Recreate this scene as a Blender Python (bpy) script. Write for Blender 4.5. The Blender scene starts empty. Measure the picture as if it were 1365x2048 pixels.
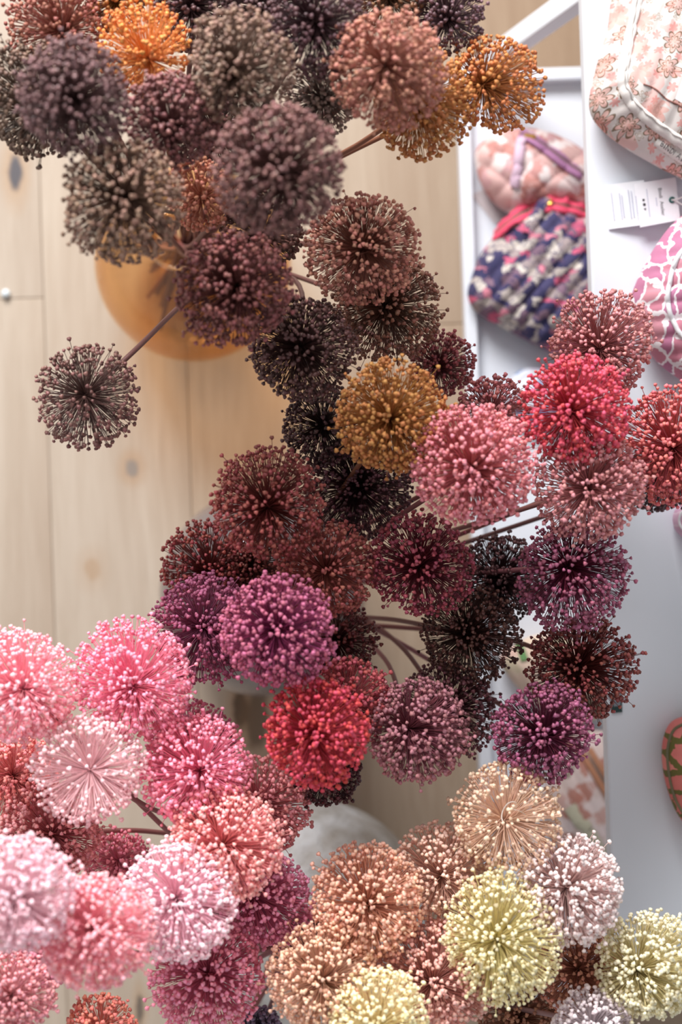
import bpy, bmesh, math, random
import numpy as np
from mathutils import Vector, Matrix, Quaternion
from mathutils.bvhtree import BVHTree

SC = bpy.context.scene
# ------------------------------------------------------------------ camera
CAM_Z, FOCUS_Z = 1.974, 0.625
LENS, SENSOR = 50.0, 24.0
cam_d = bpy.data.cameras.new('camera')
cam_d.sensor_fit = 'HORIZONTAL'; cam_d.sensor_width = SENSOR; cam_d.lens = LENS
cam_d.clip_start = 0.05
cam_d.dof.use_dof = True
cam_d.dof.focus_distance = CAM_Z - FOCUS_Z
cam_d.dof.aperture_fstop = 2.8
cam = bpy.data.objects.new('camera', cam_d)
cam.location = (0, 0, CAM_Z)
SC.collection.objects.link(cam)
SC.camera = cam
# ------------------------------------------------------------------ light
world = bpy.data.worlds.new('world'); SC.world = world; world.use_nodes = True
bg = world.node_tree.nodes['Background']
bg.inputs['Color'].default_value = (0.97, 0.985, 1.0, 1); bg.inputs['Strength'].default_value = 0.49
def area(name, loc, target, sx, sy, power, col):
    d = bpy.data.lights.new(name, 'AREA'); d.shape = 'RECTANGLE'; d.size = sx; d.size_y = sy
    d.energy = power; d.color = col
    o = bpy.data.objects.new(name, d); o.location = loc
    o.rotation_euler = (Vector(target) - Vector(loc)).to_track_quat('-Z', 'Y').to_euler()
    SC.collection.objects.link(o)
area('window_light', (-0.65, 2.3, 1.9), (0.05, 0, 0.45), 1.4, 1.2, 132, (1.0, 0.985, 0.97))
vs = SC.view_settings
vs.view_transform = 'Standard'; vs.look = 'None'; vs.gamma = 1.0; vs.use_curve_mapping = False
vs.exposure = 0.0
SC.cycles.max_bounces = 8; SC.cycles.transparent_max_bounces = 12
SC.cycles.use_denoising = True

# ------------------------------------------------------------------ helpers
COL = bpy.data.collections.new('scene_objects')          # linked to the scene at the very end
rnd = random.Random(7)

def W(z): return (CAM_Z - z) * SENSOR / LENS
def P(px, py, z):
    w = W(z) / 1365.0
    return Vector(((px - 682.5) * w, (1024 - py) * w, z))
def lin(c):
    return tuple(((v / 255.0) / 12.92 if v <= 10 else (((v / 255.0) + 0.055) / 1.055) ** 2.4) for v in c)
def rgba(c): return lin(c) + (1.0,)

def link(o, parent=None):
    COL.objects.link(o)
    if parent is not None: o.parent = parent
    return o
def tag(o, label=None, cat=None, group=None, kind=None):
    if label: o['label'] = label
    if cat: o['category'] = cat
    if group: o['group'] = group
    if kind: o['kind'] = kind
    return o
def empty(name, loc=(0, 0, 0), **k):
    o = bpy.data.objects.new(name, None); o.location = loc; o.empty_display_size = 0.02
    return tag(link(o), **k)
def mesh_obj(name, verts, faces, mat, parent=None, smooth=True, origin=None):
    me = bpy.data.meshes.new(name)
    if origin is not None: verts = [Vector(v) - Vector(origin) for v in verts]
    me.from_pydata([tuple(v) for v in verts], [], [tuple(f) for f in faces])
    if mat is not None: me.materials.append(mat)
    if smooth: me.polygons.foreach_set('use_smooth', [True] * len(me.polygons))
    me.update()
    return link(bpy.data.objects.new(name, me), parent)

class MB:
    def __init__(s): s.v = []; s.f = []
    def add(s, v, f):
        b = len(s.v); s.v += [Vector(x) for x in v]; s.f += [tuple(i + b for i in q) for q in f]; return s
    def tube(s, pts, rad, n=8, cap=True):
        pts = [Vector(p) for p in pts]; m = len(pts)
        if not hasattr(rad, '__len__'): rad = [rad] * m
        b = len(s.v); up = None
        for i, p in enumerate(pts):
            t = (pts[min(i + 1, m - 1)] - pts[max(i - 1, 0)]).normalized()
            if up is None: up = t.orthogonal().normalized()
            up = (up - t * up.dot(t)).normalized(); w = t.cross(up)
            for k in range(n):
                a = 2 * math.pi * k / n
                s.v.append(p + (up * math.cos(a) + w * math.sin(a)) * rad[i])
        for i in range(m - 1):
            for k in range(n):
                k2 = (k + 1) % n
                s.f.append((b + i * n + k, b + i * n + k2, b + (i + 1) * n + k2, b + (i + 1) * n + k))
        if cap:
            s.f.append(tuple(b + k for k in reversed(range(n))))
            s.f.append(tuple(b + (m - 1) * n + k for k in range(n)))
        return s
    def lathe(s, prof, c=(0, 0, 0), n=64):
        b = len(s.v); c = Vector(c)
        for r, z in prof:
            for k in range(n):
                a = 2 * math.pi * k / n
                s.v.append(c + Vector((r * math.cos(a), r * math.sin(a), z)))
        for i in range(len(prof) - 1):
            for k in range(n):
                k2 = (k + 1) % n
                s.f.append((b + i * n + k, b + i * n + k2, b + (i + 1) * n + k2, b + (i + 1) * n + k))
        return s
    def build(s, name, mat, parent=None, smooth=True, origin=None):
        return mesh_obj(name, s.v, s.f, mat, parent, smooth, origin)

def bevel_box(name, size, mat, parent=None, bev=0.002, seg=2, M=None):
    bm = bmesh.new(); bmesh.ops.create_cube(bm, size=1.0)
    bmesh.ops.scale(bm, vec=size, verts=bm.verts)
    if bev: bmesh.ops.bevel(bm, geom=bm.edges[:], offset=bev, segments=seg, affect='EDGES', profile=0.6)
    if M is not None: bm.transform(M)
    me = bpy.data.meshes.new(name); bm.to_mesh(me); bm.free()
    me.materials.append(mat)
    return link(bpy.data.objects.new(name, me), parent)

# ------------------------------------------------------------------ node helper
class NT:
    def __init__(s, name, rough=0.5, spec=0.5):
        s.m = bpy.data.materials.new(name); s.m.use_nodes = True; s.t = s.m.node_tree
        s.b = s.t.nodes['Principled BSDF']; s.out = s.t.nodes['Material Output']
        s.b.inputs['Roughness'].default_value = rough
        s.b.inputs['Specular IOR Level'].default_value = spec
    def set(s, sock, v):
        if hasattr(v, 'is_linked'): s.t.links.new(v, sock)
        else: sock.default_value = v
    def n(s, typ, ins=None, **props):
        nd = s.t.nodes.new(typ)
        for k, v in props.items(): setattr(nd, k, v)
        for k, v in (ins or {}).items(): s.set(nd.inputs[k], v)
        return nd
    def ma(s, op, a, b=0.0, c=0.0):
        return s.n('ShaderNodeMath', {0: a, 1: b, 2: c}, operation=op).outputs[0]
    def mix(s, f, a, b, bt='MIX'):
        nd = s.t.nodes.new('ShaderNodeMix'); nd.data_type = 'RGBA'; nd.blend_type = bt
        s.set(nd.inputs[0], f); s.set(nd.inputs[6], a); s.set(nd.inputs[7], b)
        return nd.outputs[2]
    def ramp(s, f, stops, interp='LINEAR'):
        nd = s.n('ShaderNodeValToRGB', {0: f}); cr = nd.color_ramp; cr.interpolation = interp
        while len(cr.elements) < len(stops): cr.elements.new(0.5)
        for e, (p, c) in zip(cr.elements, stops): e.position = p; e.color = c
        return nd.outputs[0]
    def noise(s, vec, scale, detail=3.0, rough=0.5, out=0):
        nd = s.n('ShaderNodeTexNoise', {'Scale': scale, 'Detail': detail, 'Roughness': rough})
        s.set(nd.inputs['Vector'], vec); return nd.outputs[out]
    def vor(s, vec, scale=1.0, feat='F1', rndm=1.0):
        nd = s.n('ShaderNodeTexVoronoi', {'Scale': scale, 'Randomness': rndm}, voronoi_dimensions='2D', feature=feat)
        s.set(nd.inputs['Vector'], vec); return nd
    def mapv(s, vec, loc=(0, 0, 0), rot=(0, 0, 0), scale=(1, 1, 1)):
        return s.n('ShaderNodeMapping', {'Vector': vec, 'Location': loc, 'Rotation': rot, 'Scale': scale}).outputs[0]
    def vadd(s, a, b, op='ADD'): return s.n('ShaderNodeVectorMath', {0: a, 1: b}, operation=op).outputs[0]
    def vscale(s, a, k):
        nd = s.n('ShaderNodeVectorMath', {0: a}, operation='SCALE'); s.set(nd.inputs['Scale'], k); return nd.outputs[0]
    def coord(s, w='Object'): return s.n('ShaderNodeTexCoord').outputs[w]
    def pos(s): return s.n('ShaderNodeNewGeometry').outputs['Position']
    def bump(s, h, strength=0.3, dist=0.002):
        nd = s.n('ShaderNodeBump', {'Strength': strength, 'Distance': dist}); s.set(nd.inputs['Height'], h)
        s.t.links.new(nd.outputs[0], s.b.inputs['Normal'])
    def color(s, c): s.set(s.b.inputs['Base Color'], c); return s.m

def plain(name, c, rough=0.5, metal=0.0, spec=0.5):
    q = NT(name, rough, spec); q.b.inputs['Metallic'].default_value = metal
    n_ = q.noise(q.coord(), 60, 3)
    base = rgba(c)
    lo = tuple(v * 0.93 for v in base[:3]) + (1,)
    return q.color(q.mix(n_, lo, base))

# ------------------------------------------------------------------ materials
PHI = math.radians(-1.9)          # the planks and the shelf are turned slightly against the frame
ROT = Matrix.Rotation(-PHI, 4, 'Z')

def mat_wood():
    q = NT('oak_floor', 0.42, 0.4)
    oi = q.n('ShaderNodeObjectInfo').outputs['Random']
    p = q.mapv(q.pos(), rot=(0, 0, -ROT.to_euler().z))
    off = q.n('ShaderNodeCombineXYZ', {0: q.ma('MULTIPLY', oi, 7.0), 1: q.ma('MULTIPLY', oi, 13.0), 2: 0.0}).outputs[0]
    pv = q.vadd(p, off)
    big = q.noise(q.mapv(pv, scale=(9, 1.1, 1)), 1.0, 3)
    warp = q.vadd(q.mapv(pv, scale=(1, 0.09, 1)), q.vscale(q.noise(q.mapv(pv, scale=(5, 2.2, 1)), 1.0, 2, out=1), 0.035))
    grain = q.noise(warp, 70.0, 4, 0.6)
    fine = q.noise(q.mapv(pv, scale=(1, 0.035, 1)), 330.0, 3, 0.6)
    c = q.ramp(big, [(0.30, rgba((188, 165, 142))), (0.52, rgba((199, 179, 157))), (0.72, rgba((208, 191, 171)))])
    c = q.mix(q.ma('MULTIPLY', q.ma('SUBTRACT', 0.62, grain), 0.9), c, rgba((160, 130, 100)))
    c = q.mix(q.ma('MULTIPLY', q.ma('SUBTRACT', 0.6, fine), 0.6), c, rgba((164, 137, 108)))
    sx = q.n('ShaderNodeSeparateXYZ', {0: p}).outputs[0]                # boards towards the shelf: browner oak, plus floor shade put into the colour
    board_shade = q.ma('ADD', q.ma('MULTIPLY', q.ma('GREATER_THAN', sx, PLANK_EDGE), 0.55),
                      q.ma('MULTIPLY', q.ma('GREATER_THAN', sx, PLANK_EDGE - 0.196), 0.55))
    c = q.mix(q.ma('MULTIPLY', board_shade, 0.8), c, q.mix(1.0, c, rgba((200, 180, 156)), 'MULTIPLY'))
    tone = q.n('ShaderNodeHueSaturation', {'Hue': 0.5, 'Saturation': q.ma('MULTIPLY_ADD', oi, 0.14, 0.76),
                                          'Value': q.ma('MULTIPLY_ADD', oi, 0.09, 0.93), 'Color': c}).outputs[0]
    # knots: grey-brown filled eyes with a brown halo, each at its own place in the wood
    c = tone
    for kx, ky, a, b, ang, colr, s in ((31, 345, .010, .026, .15, (92, 88, 92), 1.0), (264, 936, .010, .013, 0, (146, 138, 132), .9),
                                 (185, 1138, .012, .016, .5, (172, 136, 100), .4), (482, 1418, .012, .03, -.5, (64, 52, 42), .9),
                                 (515, 1440, .016, .045, -.3, (84, 66, 48), .7), (280, 2020, .006, .022, .05, (110, 98, 88), .9)):
        w = P(kx, ky, 0)
        loc = q.mapv(q.vadd(q.pos(), (w.x, w.y, 0), 'SUBTRACT'), rot=(0, 0, ang), scale=(1 / a, 1 / b, 0))
        wob = q.vadd(loc, q.vscale(q.vadd(q.noise(q.pos(), 60, 2, out=1), (.5, .5, .5), 'SUBTRACT'), .7))
        d = q.n('ShaderNodeVectorMath', {0: wob}, operation='LENGTH').outputs['Value']
        halo = q.n('ShaderNodeMapRange', {0: d, 1: 2.6, 2: 0.9, 3: 0.0, 4: 0.5 * s}).outputs[0]
        core = q.n('ShaderNodeMapRange', {0: d, 1: 1.15, 2: 0.7, 3: 0.0, 4: s}).outputs[0]
        c = q.mix(halo, c, rgba((176, 136, 96)))
        c = q.mix(core, c, rgba(colr))
    q.bump(fine, 0.15, 0.001)
    return q.color(c)

def mat_white():
    q = NT('white_lacquer', 0.35, 0.5)
    n_ = q.noise(q.coord(), 5, 2)
    return q.color(q.mix(n_, rgba((222, 227, 236)), rgba((228, 232, 240))))

def mat_thin_glass(name, tint, gloss_rough=0.03):
    q = NT(name)
    fac = q.n('ShaderNodeLayerWeight', {'Blend': 0.5}).outputs['Facing']
    t1 = tuple(v ** 0.25 for v in lin(tint)) + (1,)            # light crosses four skins of the vessel
    t2 = tuple(v ** 0.42 for v in lin(tint)) + (1,)
    tcol = q.mix(q.ma('POWER', fac, 3.0), t1, t2)
    tr = q.n('ShaderNodeBsdfTransparent', {'Color': tcol}).outputs[0]
    gl = q.n('ShaderNodeBsdfGlossy', {'Color': (1, 1, 1, 1), 'Roughness': gloss_rough}).outputs[0]
    fr = q.ma('MULTIPLY_ADD', q.ma('POWER', fac, 5.0), 0.55, 0.035)
    mx = q.n('ShaderNodeMixShader', {0: fr, 1: tr, 2: gl}).outputs[0]
    q.t.links.new(mx, q.out.inputs['Surface'])
    return q.m

def mat_stone():
    q = NT('rough_white_stone', 0.85, 0.2)
    p = q.coord()
    n1 = q.noise(p, 14, 5, 0.6); n2 = q.noise(p, 60, 5, 0.7)
    c = q.ramp(n1, [(0.34, rgba((170, 160, 150))), (0.5, rgba((204, 200, 196))), (0.64, rgba((234, 234, 236)))])
    c = q.mix(q.ma('MULTIPLY', n2, 0.35), c, rgba((170, 160, 148)))
    q.bump(q.ma('ADD', n1, q.ma('MULTIPLY', n2, 0.4)), 1.0, 0.014)
    return q.color(c)

def mat_grey_glaze():
    q = NT('smoky_grey_glaze', 0.16, 0.6)
    n_ = q.noise(q.coord(), 12, 3)
    q.b.inputs['Coat Weight'].default_value = 0.6; q.b.inputs['Coat Roughness'].default_value = 0.08
    return q.color(q.mix(n_, rgba((104, 95, 96)), rgba((124, 116, 118))))

GAIN = 1.42
SAT = 0.92
def mat_head(name, c, val=1.0, rough=0.5, spread=0.5):
    lum = max(c) / 255.0
    warm = 1.0 if lum > 0.72 else 1.0 + 0.14 * (0.72 - lum) / 0.4
    if lum > 0.9: val *= 0.92
    dark = lum < 0.56
    if dark: rough, spread, val = 0.36, spread * 1.5, val * 1.16
    q = NT(name, rough, 0.55 if dark else 0.3)
    r1 = q.n('ShaderNodeNewGeometry').outputs['Random Per Island']
    r2 = q.n('ShaderNodeObjectInfo').outputs['Random']
    r = q.ma('FRACT', q.ma('ADD', r1, r2))
    v = q.ma('MULTIPLY_ADD', r, spread * GAIN, (1 - spread * 0.5) * val * GAIN)
    h = q.ma('MULTIPLY_ADD', q.ma('FRACT', q.ma('MULTIPLY', r, 7.3)), 0.024, 0.488)
    cc = q.n('ShaderNodeHueSaturation', {'Hue': h, 'Saturation': q.ma('MULTIPLY', warm, SAT), 'Value': v, 'Color': rgba(c)}).outputs[0]
    return q.color(cc)

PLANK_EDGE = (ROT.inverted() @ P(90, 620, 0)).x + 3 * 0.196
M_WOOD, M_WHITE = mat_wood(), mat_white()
M_DARK = plain('dark_gap', (60, 48, 38), 0.9)

# ------------------------------------------------------------------ floor: oak planks
floor = bevel_box('floor', (4.2, 4.6, 0.02), M_DARK, bev=0)
floor.location = (0.2, 0, -0.024); tag(floor, kind='structure')
PW = 0.196
edge_w = ROT.inverted() @ P(88, 620, 0)            # a seam runs here
joint_w = ROT.inverted() @ P(40, 597, 0)           # and a butt joint here
x0 = edge_w.x
plank_cache = {}
for col in range(-8, 13):
    xa = x0 + col * PW
    ya = joint_w.y if col == -1 else -0.55 + ((col * 0.617) % 1.0) * 2.3 - 0.9
    if col in (0, 1): ya = 0.93
    if col == 2: ya = (ROT.inverted() @ P(905, 648, 0)).y
    cuts = [ya + k * 1.9 for k in (-2, -1, 0, 1, 2)]
    for a, b in zip(cuts[:-1], cuts[1:]):
        a, b = max(a, -2.1), min(b, 2.1)
        if b - a < 0.05: continue
        g = 0.0005
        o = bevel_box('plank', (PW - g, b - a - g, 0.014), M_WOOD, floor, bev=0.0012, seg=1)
        loc = ROT @ Vector((xa + PW / 2, (a + b) / 2, 0)) + Vector((0, 0, -0.007 + rnd.uniform(-.0004, 0)))
        o.location = loc - floor.location; o.rotation_euler = (0, 0, ROT.to_euler().z)

# ------------------------------------------------------------------ white two-tier shelf
BZ, TZ = 0.45, 0.10              # top of the upper board, inside floor of the lower tray
shelf_base = P(1180, 900, 0); shelf_base.z = 0
shelf = empty('display_shelf', shelf_base, label='white two-tier display shelf with slanted legs holding fabric pouches', cat='shelf')
def rbox(name, x_a, x_b, y_a, y_b, z_a, z_b, bev=0.002, parent=shelf, mat=M_WHITE):   # coordinates in the turned frame
    c = Vector(((x_a + x_b) / 2, (y_a + y_b) / 2, (z_a + z_b) / 2))
    o = bevel_box(name, (x_b - x_a, y_b - y_a, z_b - z_a), mat, parent, bev)
    o.location = (ROT @ c) - shelf_base; o.rotation_euler = (0, 0, ROT.to_euler().z)
    if parent is not shelf: o.location = (ROT @ c) - shelf_base - parent.location; 
    return o
inv = ROT.inverted()
ub_l = (inv @ P(1166, 30, BZ)).x; ub_l2 = (inv @ P(1221, 1700, BZ)).x
ub_x = (ub_l + ub_l2) / 2
ub_y0 = (inv @ P(1365, 1838, BZ)).y; ub_y1 = (inv @ P(1200, -95, BZ)).y + 0.50  # far end lengthened out of view so it shades the floor
rbox('upper_board', ub_x, ub_x + 0.42, ub_y0, ub_y1, BZ - 0.024, BZ, 0.003)
lt_x = ((inv @ P(914, 280, TZ + .018)).x + (inv @ P(964, 1500, TZ + .018)).x) / 2
lt_y1 = (inv @ P(1100, 135, TZ + .018)).y; lt_y0 = (inv @ P(1000, 1990, TZ)).y
rbox('lower_tray', lt_x, lt_x + 0.46, lt_y0, lt_y1, TZ - 0.018, TZ, 0.002)
rbox('tray_rim', lt_x, lt_x + 0.016, lt_y0, lt_y1, TZ + .0002, TZ + 0.018, 0.002)
rbox('tray_rim', lt_x + 0.444, lt_x + 0.46, lt_y0, lt_y1, TZ + .0002, TZ + 0.018, 0.002)
rbox('tray_rim', lt_x + 0.0165, lt_x + 0.4435, lt_y1 - 0.016, lt_y1, TZ + .0002, TZ + 0.018, 0.002)
rbox('tray_rim', lt_x + 0.0165, lt_x + 0.4435, lt_y0, lt_y0 + 0.016, TZ + .0002, TZ + 0.018, 0.002)
def beam(name, a, b, w, t):
    a, b = Vector(a), Vector(b); d = b - a
    z = Vector((0, 0, 1)); y = d.normalized(); x = y.cross(z).normalized(); zz = x.cross(y)
    Mx = Matrix((x, y, zz)).transposed().to_4x4()
    o = bevel_box(name, (w, d.length, t), M_WHITE, shelf, 0.002)
    o.matrix_local = Matrix.Translation((a + b) / 2 - shelf_base) @ Mx
    return o
beam('slanted_leg', P(1213, -46, BZ - .03), P(898, 182, 0.02), 0.0255, 0.022)
beam('slanted_leg', P(1290, 1800, BZ - .03), P(1010, 1950, 0.02), 0.027, 0.022)
for yy in (ub_y0 + 0.05, ub_y1 - 0.05):
    rbox('back_leg', ub_x + 0.385, ub_x + 0.412, yy - .0135, yy + .0135, 0.0, BZ - 0.0245, 0.002)

# ------------------------------------------------------------------ vases
def body_profile(R, zc, neck_r, neck_z, foot_r=0.45, lip=0.004, n=22):
    pr = [(0.0, 0.0), (R * foot_r, 0.0)]
    a0 = -math.acos(foot_r)
    a1 = math.acos(min(1, neck_r / R))
    for i in range(n + 1):
        a = a0 + (a1 - a0) * i / n
        pr.append((R * math.cos(a), zc + R * math.sin(a) * (zc / (R * abs(math.sin(a0))) if a < 0 else 1)))
    zt = pr[-1][1]
    for k in (0.35, 0.7, 1.0):
        pr.append((neck_r * (1 - 0.06 * math.sin(k * math.pi)), zt + (neck_z - zt) * k))
    pr.append((neck_r + lip, neck_z + 0.003)); pr.append((neck_r + lip * 0.4, neck_z + 0.006))
    return pr
def shell(prof, t):
    inner = [(max(r - t, 0.0), z + (t if i < 2 else 0)) for i, (r, z) in enumerate(prof)]
    return prof + inner[::-1]

M_AMBER = mat_thin_glass('amber_glass', (240, 194, 138))
aR = 198 * W(0.14) / 1365
ac = P(384, 522, 0.14); AMB = dict(c=Vector((ac.x, ac.y, 0)), R=aR, neck=0.034, nz=0.285)
amb = empty('glass_vase', AMB['c'], label='round amber glass vase with brown stems showing through its side', cat='vase')
MB().lathe(shell(body_profile(aR, 0.122, AMB['neck'], AMB['nz']), 0.0025)).build('vase_body', M_AMBER, amb)

gR = 207 * W(0.13) / 1365
gc = P(526, 1186, 0.13); GRY = dict(c=Vector((gc.x, gc.y, 0)), R=gR, neck=0.045, nz=0.265)
gry = empty('round_vase', GRY['c'], label='smoky grey glossy round vase under the burgundy flowers', cat='vase')
MB().lathe(shell(body_profile(gR, 0.126, GRY['neck'], GRY['nz']), 0.005)).build('vase_body', mat_grey_glaze(), gry)

sR = 226 * W(0.14) / 1365
sc_ = P(628, 1832, 0.14); STN = dict(c=Vector((sc_.x, sc_.y, 0)), R=sR, neck=0.05, nz=0.285)
stn = empty('stone_vase', STN['c'], label='rough chalky white round vase between the pink and the beige flowers', cat='vase')
MB().lathe(shell(body_profile(sR, 0.135, STN['neck'], STN['nz']), 0.008)).build('vase_body', mat_stone(), stn)
VASE = {'A': (AMB, 'dried alliums arranged in the amber vase'), 'G': (GRY, 'dried alliums arranged in the grey vase'),
        'S': (STN, 'dried alliums arranged in the white vase')}
for v in VASE.values(): v[0]['n'] = 0

# ------------------------------------------------------------------ dried allium heads
def capsule_template():
    prof = [(-0.2, 0.42), (0.45, 1.04), (1.16, 0.74)]
    v = [(0, 0, -0.35)]; f = []
    for z, r in prof:
        for k in range(6):
            a = k * math.pi / 3
            rr = r * (1.0 if k % 2 == 0 else 0.70)
            v.append((rr * math.cos(a), rr * math.sin(a), z))
    v.append((0, 0, 1.02))
    for k in range(6): f.append((0, 1 + (k + 1) % 6, 1 + k))
    for ring in range(2):
        for k in range(6):
            a, b = 1 + ring * 6 + k, 1 + ring * 6 + (k + 1) % 6
            f.append((a, b, b + 6)); f.append((a, b + 6, a + 6))
    for k in range(6): f.append((13 + k, 13 + (k + 1) % 6, 19))
    return np.array(v, float), np.array(f, int)
CAP_V, CAP_F = capsule_template()
def small_template():
    v = [(0, 0, -0.3)]; f = []
    for z, r in ((0.2, 0.96), (0.95, 0.84)):
        for k in range(5):
            a = k * 1.2566; v.append((r * math.cos(a), r * math.sin(a), z))
    v.append((0, 0, 1.25))
    for k in range(5):
        a, b = 1 + k, 1 + (k + 1) % 5
        f += [(0, b, a), (a, b, b + 5), (a, b + 5, a + 5), (a + 5, b + 5, 11)]
    return np.array(v, float), np.array(f, int)
SML_V, SML_F = small_template()
TRIS = [0]

def fast_mesh(name, V, F, mat):
    me = bpy.data.meshes.new(name)
    V = np.asarray(V, np.float32); F = np.asarray(F, np.int32)
    me.vertices.add(len(V)); me.vertices.foreach_set('co', V.ravel())
    k = F.shape[1]
    me.loops.add(F.size); me.loops.foreach_set('vertex_index', F.ravel())
    me.polygons.add(len(F))
    me.polygons.foreach_set('loop_start', np.arange(0, F.size, k, dtype=np.int32))
    me.polygons.foreach_set('use_smooth', np.ones(len(F), bool))
    me.update(calc_edges=True); me.materials.append(mat)
    return me

def frames(D):
    up = np.where(np.abs(D[:, 2:3]) < 0.9, np.array([[0, 0, 1.0]]), np.array([[1.0, 0, 0]]))
    X = np.cross(up, D); X /= np.linalg.norm(X, axis=1, keepdims=True)
    return X, np.cross(D, X)

def spline(pts, n=10):
    """centripetal Catmull-Rom"""
    pts = [Vector(p) for p in pts]
    pts = [pts[0] * 2 - pts[1]] + pts + [pts[-1] * 2 - pts[-2]]
    out = []
    for i in range(1, len(pts) - 2):
        p = pts[i - 1:i + 3]; t = [0.0]
        for k in range(3): t.append(t[-1] + max((p[k + 1] - p[k]).length, 1e-6) ** 0.5)
        for k in range(n):
            u = t[1] + (t[2] - t[1]) * k / n
            A = [p[j] * ((t[j + 1] - u) / (t[j + 1] - t[j])) + p[j + 1] * ((u - t[j]) / (t[j + 1] - t[j])) for j in range(3)]
            B = [A[j] * ((t[j + 2] - u) / (t[j + 2] - t[j])) + A[j + 1] * ((u - t[j]) / (t[j + 2] - t[j])) for j in range(2)]
            out.append(B[0] * ((t[2] - u) / (t[2] - t[1])) + B[1] * ((u - t[1]) / (t[2] - t[1])))
    out.append(pts[-2]); return out

MAX_PARTS = 300
HEADS = []
def H(vase, px, py, r, z, c, label, hole=(0, 0), dens=1.0, ped=None, via=None, cap=1.0, fray=0.10, squash=1.0, open_=0.0):
    HEADS.append(dict(vase=vase, px=px, py=py, r=r, z=z, c=c, label=label, hole=hole, dens=dens, ped=ped, via=via, cap=cap,
                      fray=fray, squash=squash, open_=open_))

#HEADS_TABLE
# --- amber vase: browns and ochres
H('A', 118, 40, 100, .72, (150, 92, 78), 'rust-brown dried allium partly cut by the top corner, above the dusky plum one', (8, 25))
H('A', 72, 205, 118, .74, (106, 84, 72), 'olive-grey dried allium mostly hidden behind the dusky plum head', (20, 10))
H('A', 150, 192, 118, .86, (110, 80, 80), 'dusky plum dried allium with a dark hole, in front of the olive-grey one', (0, 8), 1.2)
H('A', 290, 98, 92, .74, (205, 124, 44), 'bright orange-ochre dried allium with a starburst of fine stalks showing', (8, 22), .9, (215, 140, 60))
H('A', 232, 0, 62, .70, (140, 84, 38), 'brown-ochre dried allium at the top edge behind the starburst one')
H('A', 385, 8, 92, .70, (92, 66, 68), 'dark aubergine dried allium at the top edge above the ash-brown head')
H('A', 525, 12, 84, .71, (96, 74, 74), 'dark taupe dried allium at the top edge beside the blackish plum head', (0, 0))
H('A', 474, 138, 116, .82, (130, 102, 88), 'ash-brown dried allium between the orange starburst head and the blackish plum head', (-15, 8), 1.1)
H('A', 346, 236, 100, .80, (124, 80, 78), 'reddish-brown dried allium directly above the grey-brown head over the amber glass', (-6, 22), 1.1)
H('A', 632, 50, 106, .78, (88, 62, 66), 'blackish plum dried allium behind the large rosy-brown head', (0, -10))
H('A', 638, 206, 72, .72, (124, 104, 94), 'small ash-grey dried allium squeezed below the blackish plum one', (10, -15))
H('A', 778, 138, 116, .80, (172, 114, 96), 'large rosy-brown dried allium overlapping the ochre head at the top', (-6, -12), 1.15)
H('A', 898, 36, 74, .70, (96, 70, 76), 'dark violet-brown dried allium above the amber-orange head by the shelf', (0, 0))
H('A', 778, -14, 78, .70, (118, 80, 58), 'warm brown dried allium cut by the top edge behind the rosy-brown one')
H('A', 843, 208, 110, .72, (176, 112, 52), 'brown-ochre dried allium beneath the rosy-brown one, stem showing below', (-10, -10), 1.0, None, (712, 292, .62))
H('A', 992, 172, 98, .70, (184, 110, 46), 'amber-orange dried allium reaching over the white slanted shelf leg', (-28, -6), .85, (150, 92, 44))
H('A', 250, 400, 122, .84, (134, 104, 88), 'grey-brown dried allium hanging over the side of the amber vase', (-4, -6), 1.1)
H('A', 402, 392, 72, .70, (180, 112, 86), 'copper-brown dried allium squeezed between the grey-brown and the mauve-brown heads', (0, 0))
H('A', 556, 340, 134, .88, (118, 82, 78), 'largest mauve-brown dried allium, nearest the lens above the amber vase', (12, 4), 1.25)
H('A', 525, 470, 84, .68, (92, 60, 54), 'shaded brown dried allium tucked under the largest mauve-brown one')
H('A', 470, 578, 120, .78, (120, 70, 67), 'dark reddish-brown dried allium in front of the amber vase', (4, -6), 1.15)
H('A', 728, 495, 116, .68, (178, 116, 98), 'pinkish-brown dried allium standing alone above a darker brown one', (2, 2), .95, (120, 74, 62))
H('A', 773, 612, 112, .60, (128, 88, 72), 'dark brown dried allium half under the pinkish-brown one', (0, 0), 1.0)
H('A', 604, 694, 114, .68, (84, 56, 54), 'blackish-brown dried allium diagonally below the reddish-brown one at the amber vase', (-4, 0), 1.1, None, (590, 560, .5))
H('A', 178, 796, 110, .68, (114, 78, 73), 'single dark brown dried allium on a bare stem alone over the floor', (-12, -6), .72, (84, 62, 58), ((436, 545, .40), (352, 620, .54), (262, 708, .65)), open_=.25)
H('A', 886, 728, 66, .56, (134, 66, 70), 'small wine-red dried allium behind the ochre one, near the lower tray edge', (-10, 6), .95)
H('A', 640, 852, 84, .58, (70, 46, 46), 'nearly black dried allium between the ochre head and the bare stem', (10, 0), .9, None, (600, 700, .5))
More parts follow.
